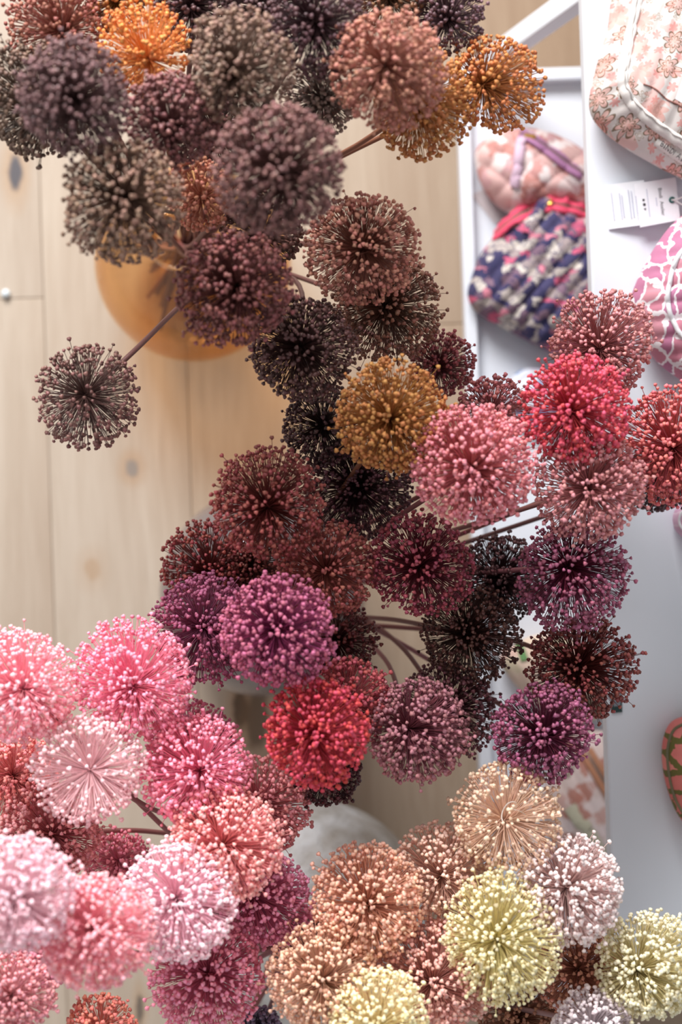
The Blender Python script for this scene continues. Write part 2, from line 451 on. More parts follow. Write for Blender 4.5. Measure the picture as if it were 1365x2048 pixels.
# --- grey vase: ochre, burgundy, rose and mauve
H('G', 786, 840, 118, .70, (180, 118, 54), 'golden ochre dried allium in the middle among dark heads', (-4, -4), 1.2)
H('G', 715, 972, 108, .56, (78, 46, 52), 'black-plum dried allium below the golden ochre one', (0, 0), 1.1)
H('G', 534, 1008, 116, .68, (140, 66, 62), 'brick-brown dried allium above the grey vase rim', (2, 6), 1.0, (110, 52, 48))
H('G', 408, 1130, 92, .56, (140, 60, 58), 'brick-red dried allium spreading over the pale rim of the grey vase', (15, 20), .85)
H('G', 655, 1138, 100, .64, (158, 84, 76), 'brownish-red dried allium between the brick-brown head and the magenta one', (-4, 4), 1.0)
H('G', 840, 1128, 104, .63, (142, 58, 72), 'crimson-wine dried allium on the open gap beside the shelf tray', (0, 8), 1.0)
H('G', 414, 1252, 112, .62, (156, 82, 112), 'dull mauve dried allium tucked behind the bright magenta-mauve one', (-10, 4), 1.1)
H('G', 558, 1264, 120, .72, (182, 90, 122), 'bright magenta-mauve dried allium in the middle of the burgundy group', (-8, -4), 1.2, (130, 52, 88))
H('G', 676, 1282, 76, .56, (100, 46, 46), 'dark brown-red dried allium showing as a sliver behind the magenta-mauve one')
H('G', 632, 1462, 110, .72, (194, 44, 62), 'vivid scarlet-red dried allium above the chalky white vase', (-4, 10), 1.2)
H('G', 696, 1402, 92, .64, (176, 74, 82), 'muted raspberry dried allium just behind the scarlet-red one', (0, 10), 1.0)
H('G', 836, 1458, 108, .66, (162, 106, 114), 'dusty mauve-pink dried allium with a dark split across its middle', (-20, 2), 1.05, (120, 66, 76), ((668, 1246, .32), (770, 1318, .46)))
H('G', 896, 1418, 96, .57, (104, 62, 68), 'dim plum dried allium behind the dusty mauve-pink one', (0, 0), 1.0, None, ((685, 1222, .32), (800, 1290, .44)))
H('G', 652, 1538, 76, .60, (76, 44, 48), 'black-maroon dried allium peeking out below the scarlet-red one', (0, 0), 1.1)
H('G', 940, 1262, 98, .58, (90, 58, 52), 'very dark brown dried allium in the centre of the shaded group by the tray', (-5, 10), 1.0, None, ((672, 1226, .33), (800, 1241, .46)))
H('G', 1004, 1158, 90, .55, (72, 44, 46), 'black-brown dried allium behind the violet-wine one', (0, 0), 1.1, None, (900, 1112, .47))
H('G', 1148, 1152, 116, .65, (142, 74, 98), 'violet-wine dried allium with loose stalks against the white upper board', (-8, -24), .9, (96, 36, 56))
H('G', 1160, 1336, 106, .60, (124, 58, 54), 'dark rust-red dried allium beside the little dark green label', (0, 0), 1.1, None, (1015, 1278, .50))
H('G', 1086, 1468, 112, .66, (142, 74, 102), 'plum-purple dried allium above the beige starry head', (6, 6), 1.0, (92, 40, 58), ((690, 1230, .33), (990, 1402, .53)))
H('G', 1208, 690, 112, .62, (190, 122, 122), 'dusty rose dried allium in front of the navy and the mauve pouches', (-6, 6), .95, (156, 92, 92))
H('G', 1156, 818, 112, .70, (204, 60, 82), 'bright raspberry-red dried allium under the dusty rose one', (-10, 4), 1.15, (176, 44, 62))
H('G', 1358, 892, 122, .64, (206, 96, 96), 'coral-red dried allium cut by the picture edge beside the raspberry-red one', (-6, 4), 1.05, (166, 64, 66))
H('G', 1184, 972, 112, .68, (196, 126, 128), 'greyish rose dried allium under the raspberry-red one', (-4, 6), 1.1, (180, 112, 112), (1040, 1020, .58))
H('G', 948, 932, 128, .72, (212, 126, 134), 'large clear rose-pink dried allium next to the golden ochre one', (-2, 6), 1.25, (188, 96, 100))
H('G', 985, 822, 72, .60, (166, 96, 98), 'dim old-rose dried allium behind the large clear rose-pink one', (0, 0), 1.0)
H('G', 1318, 958, 76, .54, (70, 42, 46), 'black dried allium showing only at the lower fringe of the coral-red one', (0, 0), .9)
# --- white vase: pinks
H('S', 40, 1374, 122, .72, (248, 180, 190), 'rosy pink dried allium cut by the edge beside the candy-pink one', (2, 4), 1.05, (246, 168, 182))
H('S', 268, 1362, 122, .68, (246, 158, 182), 'candy-pink dried allium with pale stray stalks, topmost of the pink group', (-6, 12), 1.05, (242, 140, 168))
H('S', 180, 1540, 112, .72, (238, 196, 200), 'whitish-pink dried allium with a wide open starburst of stalks', (-2, 0), 1.0, (238, 196, 200), open_=.75, via=((430, 1660, .50), (300, 1616, .59)))
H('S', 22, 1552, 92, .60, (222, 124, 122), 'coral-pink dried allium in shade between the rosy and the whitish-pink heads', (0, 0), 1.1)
H('S', 394, 1540, 110, .68, (244, 152, 176), 'shell-pink dried allium beside the candy-pink one, above the salmon one', (6, 2), 1.1, (236, 130, 160))
H('S', 384, 1490, 92, .58, (206, 112, 142), 'deeper mauve-pink dried allium peeking from behind the shell-pink one', (0, 0), .9)
H('S', 524, 1612, 102, .60, (222, 142, 146), 'faded rose dried allium bordering the chalky white vase', (-10, 0), 1.0, (196, 110, 118))
H('S', 456, 1688, 118, .70, (246, 176, 172), 'salmon-pink dried allium in front of the faded rose one', (-14, 4), 1.15, (232, 140, 140))
H('S', 100, 1668, 112, .63, (216, 142, 142), 'dusky rose dried allium under the whitish-pink one', (0, 2), 1.0, (188, 104, 108), ((440, 1700, .44), (290, 1662, .53)))
H('S', 30, 1790, 118, .86, (246, 204, 214), 'blurred pale-blush dried allium close to the lens at the edge', (-4, 10), 1.2)
H('S', 190, 1860, 122, .82, (248, 174, 182), 'soft-focus salmon-rose dried allium next to the pale-blush one', (-10, 2), 1.15, (244, 162, 174))
H('S', 358, 1804, 118, .74, (248, 214, 222), 'palest blush-white dried allium in the middle of the pink group', (-8, -8), 1.15, (240, 188, 202))
H('S', 528, 1800, 98, .64, (228, 146, 178), 'orchid-pink dried allium against the side of the chalky white vase', (-26, -8), 1.1, (196, 104, 136))
H('S', 416, 1952, 112, .68, (228, 138, 162), 'deep orchid-rose dried allium at the bottom edge under the palest one', (-2, -4), 1.1, (196, 98, 126))
H('S', 20, 1992, 88, .74, (224, 152, 158), 'blurred old-pink dried allium in the bottom corner', (0, 0), 1.1, None, ((430, 2100, .47), (90, 2110, .62)))
H('S', 200, 2062, 76, .66, (214, 122, 104), 'terracotta-pink dried allium at the bottom edge below the soft-focus one', (0, 0), .95, None, ((450, 2110, .46), (262, 2120, .57)))
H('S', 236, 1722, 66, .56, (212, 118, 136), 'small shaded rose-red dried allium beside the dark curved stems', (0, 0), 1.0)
H('S', 92, 1905, 72, .68, (212, 128, 150), 'mauve-rose dried allium wedged behind the soft-focus salmon-rose one', (0, 0), 1.0)
H('S', 522, 2060, 42, .56, (108, 94, 116), 'little slate-violet dried allium tip at the bottom edge', (0, 0), 1.2)
# --- white vase: beige, cream and pale yellow
H('S', 1016, 1636, 112, .67, (216, 184, 158), 'straw-beige dried allium with an open starry middle and a white thread', (-4, 6), 1.0, (222, 188, 164), open_=.6)
H('S', 734, 1802, 116, .68, (238, 186, 160), 'peach-beige dried allium standing before the chalky white vase', (2, 8), 1.15, (210, 152, 124))
H('S', 884, 1742, 96, .64, (230, 192, 174), 'pinkish-beige dried allium between the peach-beige and the straw-beige heads', (0, 14), 1.0, (212, 166, 148))
H('S', 1146, 1782, 112, .68, (234, 216, 214), 'silvery pale-pink dried allium beside the grey end of the upper board', (-14, -6), 1.25, (206, 172, 168))
H('S', 1000, 1876, 112, .70, (234, 222, 178), 'butter-yellow dried allium, the larger one, beside the silvery head', (-4, 6), 1.15, (214, 200, 140), squash=1.15)
H('S', 642, 1954, 114, .70, (228, 184, 156), 'sandy-tan dried allium at the bottom edge beside the orchid-rose one', (4, 12), 1.1, (204, 160, 134))
H('S', 872, 1956, 118, .67, (224, 170, 158), 'rosy-beige dried allium between the two butter-yellow ones', (-4, 14), 1.15, (202, 142, 130))
H('S', 756, 2040, 104, .74, (238, 226, 182), 'butter-yellow dried allium, the one cut by the bottom edge', (0, 20), 1.0, (226, 208, 160))
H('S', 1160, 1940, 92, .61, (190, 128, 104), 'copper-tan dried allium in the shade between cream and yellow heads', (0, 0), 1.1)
H('S', 1306, 1940, 114, .67, (226, 218, 186), 'greenish-cream dried allium at the end corner of the upper board', (-34, 4), 1.15, (204, 190, 140))
H('S', 1188, 2056, 80, .68, (222, 208, 212), 'lilac-white dried allium at the bottom edge below the copper-tan one', (0, 0), 1.1)
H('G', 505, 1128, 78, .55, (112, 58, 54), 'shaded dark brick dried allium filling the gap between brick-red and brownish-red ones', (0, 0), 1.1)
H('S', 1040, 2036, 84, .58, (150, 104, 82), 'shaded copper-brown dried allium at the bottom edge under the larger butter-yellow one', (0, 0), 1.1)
H('A', 432, 262, 84, .66, (96, 64, 60), 'umber filler allium added to darken the gap between ash-brown and reddish-brown heads', (0, 0), 1.0)  # added head, fills the gap so that it reads dark
#END_TABLE

disc = [(h['px'], h['py'], h['r'], h['z']) for h in HEADS]

def build_head(idx, h):
    rs = np.random.default_rng(1000 + idx)
    vase, grp = VASE[h['vase']]
    vase['n'] += 1
    px_m = W(h['z']) / 1365.0
    R = h['r'] * px_m
    C = P(h['px'], h['py'], h['z'])
    neck = vase['c'] + Vector((0, 0, vase['nz']))
    axis = ((C - neck).normalized() * 0.55 + Vector((0, 0, 1)) * 0.75).normalized()
    hub = C + Vector((h['hole'][0] * px_m * 0.8, -h['hole'][1] * px_m * 0.8, 0)) - axis * R * 0.08
    # --- directions of the florets
    N = int((1080 if h['vase'] == 'S' else 980) * h['dens'] * max(0.5, (R / 0.052)) ** 1.6)
    i = np.arange(N) + 0.5
    ph = np.arccos(1 - 2 * i / N); th = math.pi * (1 + 5 ** 0.5) * i + rs.uniform(0, 6.28)
    D = np.stack([np.cos(th) * np.sin(ph), np.sin(th) * np.sin(ph), np.cos(ph)], 1)
    D += rs.normal(0, 0.075, D.shape)
    K = 26                                                       # clumps, as the florets lean on each other
    cl = rs.normal(size=(K, 3)); cl /= np.linalg.norm(cl, axis=1, keepdims=True)
    dots = D @ cl.T; best = dots.argmax(1); pull = (rs.uniform(0, 0.30, N) * (dots.max(1) > 0.8))[:, None]
    D = D * (1 - pull) + cl[best] * pull
    D /= np.linalg.norm(D, axis=1, keepdims=True)
    ax = np.array(axis)
    keep = ((D @ ax) > -0.86) & ((D[:, 2] > -0.45) | (rs.uniform(size=N) < 0.6))
    if h['open_']:                                               # wide open starburst: few florets near the view axis
        keep &= ~((D[:, 2] > 0.62) & (rs.uniform(size=N) < h['open_']))
    D = D[keep]; N = len(D)
    lob = rs.normal(size=(7, 3)); lob /= np.linalg.norm(lob, axis=1, keepdims=True)
    am = rs.uniform(-1, 1, 7) * h['fray'] * 1.2
    shape = 1 + (np.maximum(D @ lob.T, 0) ** 3) @ am
    f = np.where(rs.uniform(size=N) < 0.66, rs.uniform(0.85, 0.985, N), rs.uniform(0.66, 0.90, N))
    stray = rs.uniform(size=N) < 0.028
    f = np.where(stray, rs.uniform(1.0, 1.14, N), f)
    T = np.array(C) + D * (R * f * shape)[:, None] * np.array([1, h['squash'], 1])
    hubn = np.array(hub)
    V = T - hubn; L = np.linalg.norm(V, axis=1, keepdims=True); V = V / L
    base = Vector((vase['c'].x, vase['c'].y, 0.012))
    root = empty('dried_allium', base, label=h['label'], cat='flower', group=grp)
    bn = np.array(base)
    m_cap = mat_head('seed_capsules', h['c'], 1.0, 0.46)
    pc = h['ped'] or tuple(int(x * (0.92 if max(h['c']) > 142 else 0.72)) for x in h['c'])
    m_ped = mat_head('pedicels', pc, 1.0, 0.5, 0.35)
    # --- pedicels: one bent three-sided stalk per floret
    X, Y = frames(V)
    midbend = rs.normal(0, 0.035, (N, 2)) * L
    pts = [hubn + V * 0.003, hubn + V * (L * 0.55) + X * midbend[:, :1] + Y * midbend[:, 1:], T]
    rad = [0.00036, 0.00034, 0.00034]
    PV = np.zeros((N, 9, 3))
    for s_, (p, r_) in enumerate(zip(pts, rad)):
        for k in range(3):
            a = k * 2.0944
            PV[:, s_ * 3 + k] = p + (X * math.cos(a) + Y * math.sin(a)) * r_
    tri = []
    for s_ in range(2):
        for k in range(3):
            a, b = s_ * 3 + k, s_ * 3 + (k + 1) % 3
            tri += [(a, b, b + 3), (a, b + 3, a + 3)]
    F = (np.array(tri)[None] + (np.arange(N) * 9)[:, None, None]).reshape(-1, 3)
    o = link(bpy.data.objects.new('pedicels', fast_mesh('pedicels', PV.reshape(-1, 3) - bn, F, m_ped)), root)
    tag(o, kind='stuff'); TRIS[0] += len(F)
    # --- seed capsules
    A = V + rs.normal(0, 0.28, V.shape); A /= np.linalg.norm(A, axis=1, keepdims=True)
    X, Y = frames(A)
    sp = rs.uniform(0, 6.28, N)[:, None]
    X, Y = X * np.cos(sp) + Y * np.sin(sp), Y * np.cos(sp) - X * np.sin(sp)
    S = 0.00226 * h['cap'] * rs.uniform(0.72, 1.2, N)
    w = (CAM_Z - T[:, 2]) * (SENSOR / LENS) / 1365.0
    qx = T[:, 0] / w + 682.5; qy = 1024 - T[:, 1] / w
    vis = (qx > 2) & (qx < 1363) & (qy > 2) & (qy < 2046) & (D[:, 2] > -0.15)
    for j, (dx, dy, dr, dz) in enumerate(disc):
        if j != idx and dz > h['z'] + 0.025:
            vis &= ((qx - dx) ** 2 + (qy - dy) ** 2) > (0.86 * dr) ** 2
    score = np.where(vis, S / w * (0.6 + 0.4 * D[:, 2] + 0.3 * f), -1)
    order = np.argsort(-score); single = order[:MAX_PARTS]; single = single[score[single] > 0]
    mask = np.zeros(N, bool); mask[single] = True
    rest = np.where(~mask)[0]
    if len(rest):
        Rm = np.stack([X[rest], Y[rest], A[rest]], 2)
        near = score[rest] > 0
        Vs, Fs, off = [], [], 0
        for sel, tv, tf in ((near, CAP_V, CAP_F), (~near, SML_V, SML_F)):
            if not sel.any(): continue
            CV = np.einsum('nij,vj->nvi', Rm[sel], tv) * S[rest][sel][:, None, None] + T[rest][sel][:, None, :]
            Fs.append((tf[None] + (np.arange(sel.sum()) * len(tv))[:, None, None]).reshape(-1, 3) + off)
            Vs.append(CV.reshape(-1, 3)); off += CV.shape[0] * CV.shape[1]
        CV, F = np.concatenate(Vs), np.concatenate(Fs); TRIS[0] += len(F)
        o = link(bpy.data.objects.new('seed_capsules', fast_mesh('seed_capsules', CV.reshape(-1, 3) - bn, F, m_cap)), root)
        tag(o, kind='stuff')
    if len(single):
        me = fast_mesh('seed_capsule', CAP_V, CAP_F, m_cap)
        proto = bpy.data.objects.new('seed_capsule', me); proto.rotation_mode = 'QUATERNION'
        first = True
        for n_ in single:
            o = proto if first else proto.copy(); first = False
            q = Matrix((X[n_], Y[n_], A[n_])).transposed().to_quaternion()
            o.location = T[n_] - bn; o.rotation_quaternion = q; s_ = float(S[n_]); o.scale = (s_, s_, s_)
            COL.objects.link(o); o.parent = root
    # --- stem with a small receptacle on top
    d = Vector((C.x - neck.x, C.y - neck.y, 0)); d = d.normalized() if d.length > 1e-4 else Vector((1, 0, 0))
    jit = rs.uniform(-0.7, 0.7)
    d = Matrix.Rotation(jit, 3, 'Z') @ d
    rf = vase['R'] * rs.uniform(0.30, 0.74)
    lo = base - Matrix.Rotation(rs.uniform(-.35, .35), 3, 'Z') @ d * rf
    lo.z = vase['R'] * 0.98 - math.sqrt(vase['R'] ** 2 - rf ** 2) + 0.014
    nk = neck + d * (vase['neck'] - 0.012) * rs.uniform(0.55, 0.95)
    chain = [lo, nk]
    if h['via']:
        vv = h['via'] if isinstance(h['via'][0], tuple) else (h['via'],)
        chain += [P(*x) for x in vv]
    else: chain.append((nk * 0.5 + hub * 0.5) + Vector((0, 0, 0.025)))
    chain += [hub - axis * 0.012, hub]
    sp_ = spline(chain, 9)
    rr = [0.0029 - 0.0006 * k / len(sp_) for k in range(len(sp_))]
    rr[-1] = 0.0042; rr[-2] = 0.0031
    st = MB().tube([p - base for p in sp_], rr, 8)
    hue = tuple(int(a * 0.35 + b * 0.65) for a, b in zip(h['c'], (128, 84, 80)))
    st.build('stem', plain('stem', hue, 0.55), root)
    return root, T, hub

starry = None
for k, h in enumerate(HEADS):
    r_ = build_head(k, h)
    if 'white thread' in h['label']: starry = r_

# white dried thread curled on the straw-beige head
root, _, hub = starry
zt = 0.725
thr = [(1008, 1648), (1004, 1634), (1008, 1618), (1018, 1606), (1030, 1604), (1034, 1612), (1026, 1618), (1040, 1622), (1052, 1630)]
pts = [P(x, y, zt - 0.02 - 0.003 * i) - root.location for i, (x, y) in enumerate(thr)]
MB().tube(spline(pts, 5), 0.0005, 6).build('dried_thread', plain('white_thread', (240, 232, 222), 0.6), root)['label'] = 'thin white dried thread'

# ------------------------------------------------------------------ fabric materials
def fabric_flowers():
    q = NT('cream_floral_cotton', 0.85, 0.2)
    p = q.coord()
    p2 = q.vadd(p, q.vscale(q.noise(p, 35, 2, out=1), 0.012))
    def flower(scale, rot, petals, rad, amp):
        v = q.mapv(p2, rot=(0, 0, rot), scale=(scale, scale, 0))
        vo = q.vor(v, 1.0, rndm=0.75)
        dv = q.vadd(v, vo.outputs['Position'], 'SUBTRACT')
        sx = q.n('ShaderNodeSeparateXYZ', {0: dv})
        th = q.ma('ARCTAN2', sx.outputs[1], sx.outputs[0])
        rr = vo.outputs['Distance']
        cr = q.n('ShaderNodeSeparateColor', {0: vo.outputs['Color']})
        pr = q.ma('MULTIPLY_ADD', q.ma('ABSOLUTE', q.ma('COSINE', q.ma('MULTIPLY_ADD', th, petals / 2, q.ma('MULTIPLY', cr.outputs[0], 6.0)))), amp, rad)
        dlt = q.ma('SUBTRACT', rr, pr)
        inside = q.ma('LESS_THAN', dlt, 0.0)
        line = q.ma('LESS_THAN', q.ma('ABSOLUTE', dlt), 0.028)
        inner = q.ma('LESS_THAN', q.ma('ABSOLUTE', q.ma('SUBTRACT', rr, q.ma('MULTIPLY', pr, 0.55))), 0.022)
        return inside, q.ma('MAXIMUM', line, q.ma('MULTIPLY', inner, inside)), cr
    base = q.mix(q.noise(p, 25, 3), rgba((214, 205, 201)), rgba((226, 220, 217)))
    n_p = q.noise(p2, 42, 2)
    blot = q.ma('GREATER_THAN', n_p, 0.56)
    c = q.mix(q.ma('MULTIPLY', blot, 0.55), base, rgba((228, 166, 158)))
    i2, l2, c2 = flower(66, 0.8, 6, 0.14, 0.18)
    on = q.ma('GREATER_THAN', c2.outputs[1], 0.45)
    c = q.mix(q.ma('MULTIPLY', i2, q.ma('MULTIPLY', on, 0.75)), c, rgba((222, 144, 138)))
    c = q.mix(q.ma('MULTIPLY', l2, q.ma('MULTIPLY', q.ma('SUBTRACT', 1.0, on), 0.75)), c, rgba((158, 134, 106)))
    i1, l1, c1 = flower(33, 0.2, 7, 0.18, 0.20)
    on1 = q.ma('GREATER_THAN', c1.outputs[1], 0.35)
    c = q.mix(q.ma('MULTIPLY', i1, 0.6), c, q.mix(n_p, rgba((220, 136, 124)), rgba((232, 186, 174))))
    c = q.mix(q.ma('MULTIPLY', l1, q.ma('MULTIPLY', on1, 0.85)), c, rgba((112, 92, 68)))
    q.bump(q.noise(p, 900, 2), 0.15, 0.0004)
    return q.color(c)

def fabric_cells(name, scale, rot, gap, cols, ground, stretch=1.7, warp=0.010, wsc=45):
    q = NT(name, 0.85, 0.2); p = q.coord()
    p2 = q.vadd(p, q.vscale(q.noise(p, wsc, 3, 0.6, out=1), warp))
    v = q.mapv(p2, rot=(0, 0, rot), scale=(scale, scale * stretch, 0))
    vo = q.vor(v); ed = q.vor(v, feat='DISTANCE_TO_EDGE').outputs['Distance']
    f = q.n('ShaderNodeSeparateColor', {0: vo.outputs['Color']}).outputs[0]
    n = len(cols)
    cc = q.ramp(f, [(i / n, rgba(c)) for i, c in enumerate(cols)], 'CONSTANT')
    cc = q.mix(q.ma('MULTIPLY', q.noise(p, 60, 3), 0.35), cc, rgba(cols[0]))
    g = q.ma('LESS_THAN', ed, gap)
    c = q.mix(g, cc, rgba(ground))
    q.bump(q.noise(p, 900, 2), 0.15, 0.0004)
    return q.color(c)

M_F_CREAM = fabric_flowers()
M_F_MAUVE = fabric_cells('mauve_leaf_cotton', 68, 0.5, 0.085, [(190, 128, 160), (204, 134, 150), (186, 120, 150), (212, 150, 160)], (246, 240, 244), 0.6, 0.022, 40)
M_F_NAVY = fabric_cells('navy_pink_floral_cotton', 72, 0.85, 0.05, [(60, 58, 92), (218, 104, 132), (196, 184, 176), (74, 70, 104), (170, 154, 152), (228, 218, 208), (136, 108, 124), (222, 140, 156)], (70, 62, 98), 1.5, 0.030, 60)
M_F_LILAC = fabric_cells('blush_white_cotton', 72, -0.4, 0.03, [(206, 152, 148), (238, 224, 222), (190, 134, 126), (226, 188, 184), (212, 168, 172), (242, 234, 234)], (216, 176, 172), 0.9, 0.036, 45)
M_F_PINKGREEN = fabric_cells('pink_olive_block_cotton', 44, 0.1, 0.10, [(226, 132, 126), (214, 122, 116), (232, 146, 136)], (112, 108, 62), 0.9, 0.012)
M_F_ROSEBUD = fabric_cells('rosebud_cotton', 60, 0.3, 0.05, [(206, 188, 184), (214, 198, 196), (170, 108, 92), (206, 186, 180), (212, 196, 196), (122, 112, 94), (190, 150, 142)], (204, 186, 182), 0.9, 0.03, 60)
M_F_BEIGE = fabric_cells('beige_sprig_cotton', 40, 0.3, 0.03, [(218, 196, 176), (212, 188, 172), (206, 170, 160), (196, 184, 158)], (216, 196, 178), 1.0, 0.03, 40)
M_F_BLUE = fabric_cells('blue_sprig_cotton', 60, 0.2, 0.05, [(150, 166, 198), (216, 218, 228), (120, 130, 176), (206, 196, 210)], (222, 224, 232), 1.0)
M_F_PALE = fabric_cells('pale_lilac_cotton', 60, 0.2, 0.05, [(216, 172, 196), (222, 182, 204), (206, 160, 186)], (228, 200, 214), 1.0)
M_GOLD = plain('brass', (224, 186, 96), 0.3, 1.0)
M_PINKZIP = plain('hot_pink_tape', (222, 72, 104), 0.7)
M_LILACZIP = plain('lilac_tape', (176, 122, 164), 0.7)
M_TEETH = plain('brass_teeth', (150, 128, 116), 0.45, 0.4)
M_CREAMTAPE = plain('cream_tape', (236, 230, 226), 0.8)
M_PIPING = plain('white_piping', (240, 240, 244), 0.8)
M_TANZIP = plain('tan_tape', (176, 122, 92), 0.7)
M_OLIVE = plain('olive_tape', (116, 110, 84), 0.75)
M_PAPER = plain('white_card', (238, 238, 244), 0.6)
M_GREYPRINT = plain('grey_ink', (196, 198, 214), 0.8)
M_INK = plain('dark_ink', (70, 66, 72), 0.8)
M_STRING = plain('white_string', (236, 232, 232), 0.8)

# ------------------------------------------------------------------ fabric pouches
def resample(pts, n):
    pts = [Vector(p) for p in pts]; m = len(pts)
    cr = []
    for i in range(m):
        p0, p1, p2, p3 = pts[i - 1], pts[i], pts[(i + 1) % m], pts[(i + 2) % m]
        for k in range(8):
            t = k / 8
            cr.append(0.5 * ((2 * p1) + (p2 - p0) * t + (2 * p0 - 5 * p1 + 4 * p2 - p3) * t * t + (3 * p1 - p0 - 3 * p2 + p3) * t ** 3))
    L = [0]
    for i in range(len(cr)): L.append(L[-1] + (cr[(i + 1) % len(cr)] - cr[i]).length)
    out = []; j = 0
    for k in range(n):
        d = L[-1] * k / n
        while L[j + 1] < d: j += 1
        t = (d - L[j]) / max(L[j + 1] - L[j], 1e-9)
        out.append(cr[j].lerp(cr[(j + 1) % len(cr)], t))
    return out

class Pouch:
    def __init__(s, outline, z0, h, mat, label, quilt=(0.016, 0.3), quilt2=None, panel=None, amp=0.0026, pw=2.6, group='quilted fabric pouches on the shelf'):
        zm = z0 + h * 0.42
        o = resample([P(x, y, zm) for x, y in outline], 144)
        c = sum(o, Vector()) / len(o)
        s.base = Vector((c.x, c.y, z0)); s.z0 = z0
        prof = [(0.0, 0.0), (0.5, 0.0), (0.80, 0.002), (0.93, 0.12 * h), (0.985, 0.28 * h), (1.0, 0.42 * h)]
        m = 34
        for i in range(1, m + 1):
            t = 1 - i / m
            prof.append((t if i < m else 0.0, h * (0.42 + 0.58 * (1 - t ** pw) ** 0.62)))
        v, f, n = [], [], len(o)
        rs = np.random.default_rng(len(label))
        w1 = [(rs.uniform(20, 60), rs.uniform(20, 60), rs.uniform(0, 6.3), rs.uniform(.0006, .0016)) for _ in range(5)]
        for j, (t, z) in enumerate(prof):
            for p in o:
                q = c.lerp(p, t); zz = z
                if j > 4:
                    b = 0
                    for sp, an in ([panel(q)] if panel else [quilt]) + ([quilt2] if quilt2 else []):
                        u = q.x * math.cos(an) + q.y * math.sin(an)
                        b += abs(math.sin(math.pi * u / sp)) ** 0.6 - 0.75
                    wr = sum(a * math.sin(kx * q.x + ky * q.y + p0) for kx, ky, p0, a in w1)
                    fade = min(1.0, (j - 4) / 5)
                    zz += (amp * b + wr) * fade
                    q = c + (q - c) * (1 + (amp * b) * fade * t * 3.0)
                v.append(Vector((q.x - c.x, q.y - c.y, max(zz, 0.0))))
        for j in range(len(prof) - 1):
            for k in range(n):
                k2 = (k + 1) % n
                f.append((j * n + k, j * n + k2, (j + 1) * n + k2, (j + 1) * n + k))
        s.root = empty('fabric_pouch', s.base, label=label, cat='pouch', group=group)
        ob = mesh_obj('pouch_body', v, f, mat, s.root)
        s.bvh = BVHTree.FromPolygons([tuple(x) for x in v], f)
    def at(s, px, py, up=0.0):
        a = P(px, py, s.z0 + 0.25) - s.base; cam_l = Vector((0, 0, CAM_Z)) - s.base
        hit, nor, _, _ = s.bvh.ray_cast(cam_l, (a - cam_l).normalized())
        if hit is None:
            q = P(px, py, s.z0 + 0.03) - s.base
            hit, nor, _, _ = s.bvh.find_nearest(q)
        if nor.z < 0 and nor.dot(cam_l - hit) < 0: nor = -nor
        return hit + nor * up, nor
    def path(s, pxs, up, n=8):
        pts = spline([Vector((x, y, 0)) for x, y in pxs], n)
        return [s.at(p.x, p.y, up) for p in pts]
    def ribbon(s, name, pxs, width, mat, thick=0.0016, up=0.0004, off=0.0, label=None):
        pn = s.path(pxs, up); mb = MB(); n = len(pn); vs_, fs = [], []
        for i, (p, nr) in enumerate(pn):
            t = (pn[min(i + 1, n - 1)][0] - pn[max(i - 1, 0)][0]).normalized()
            sd = t.cross(nr).normalized(); q = p + sd * off
            for a, b in ((-1, 0), (-0.9, 1), (0, 1.25), (0.9, 1), (1, 0)):
                vs_.append(q + sd * width / 2 * a + nr * (thick * b - (0.0006 if b == 0 else 0)))
        for i in range(n - 1):
            for k in range(4): fs.append((i * 5 + k, i * 5 + k + 1, i * 5 + k + 6, i * 5 + k + 5))
            fs.append((i * 5 + 4, i * 5, i * 5 + 5, i * 5 + 9))
        mb.add(vs_, fs); o = mb.build(name, mat, s.root)
        if label: o['label'] = label
        return o
    def cord(s, name, pxs, rad, mat, up=0.001, label=None):
        o = MB().tube([p for p, _ in s.path(pxs, up)], rad, 8).build(name, mat, s.root)
        if label: o['label'] = label
        return o
    def zipper(s, pxs, width, tape, label):
        s.ribbon('zip_tape', pxs, width, tape, 0.002, off=-width * 0.72, label=label)
        s.tape = s.ribbon('zip_tape', pxs, width, tape, 0.002, off=width * 0.72, label=label)
        pn = s.path(pxs, 0.0006, 14); mb = MB(); step = 0.0028; acc = 0; last = pn[0][0]; side = 1
        mb2 = MB()
        for (p, nr), (p2, _) in zip(pn[:-1], pn[1:]):
            L = (p2 - p).length; t = (p2 - p).normalized(); sd = t.cross(nr).normalized()
            k = max(1, int(L / step))
            for i in range(k):
                q = p.lerp(p2, i / k) + sd * side * 0.0009; side = -side
                a, b_, c_ = t * 0.0009, sd * 0.0016, nr * 0.0012
                vv = [q + a * x + b_ * y + c_ * z for x in (-1, 1) for y in (-1, 1) for z in (-.6, 1)]
                mb2.add(vv, [(0, 1, 3, 2), (4, 6, 7, 5), (0, 4, 5, 1), (2, 3, 7, 6), (1, 5, 7, 3), (0, 2, 6, 4)])
        o = mb2.build('zip_teeth', M_TEETH, s.tape, smooth=False); tag(o, kind='stuff')
    def slider(s, px, py, ang, sc=1.0):
        p, nr = s.at(px, py, 0.0022)
        x = Vector((math.cos(ang), math.sin(ang), 0)); x = (x - nr * x.dot(nr)).normalized(); y = nr.cross(x)
        Mx = Matrix((x, y, nr)).transposed().to_4x4(); Mx.translation = p
        bevel_box('zip_slider', (0.011 * sc, 0.007 * sc, 0.004 * sc), M_GOLD, s.tape, 0.001, 2, Mx)['label'] = 'brass zip slider'
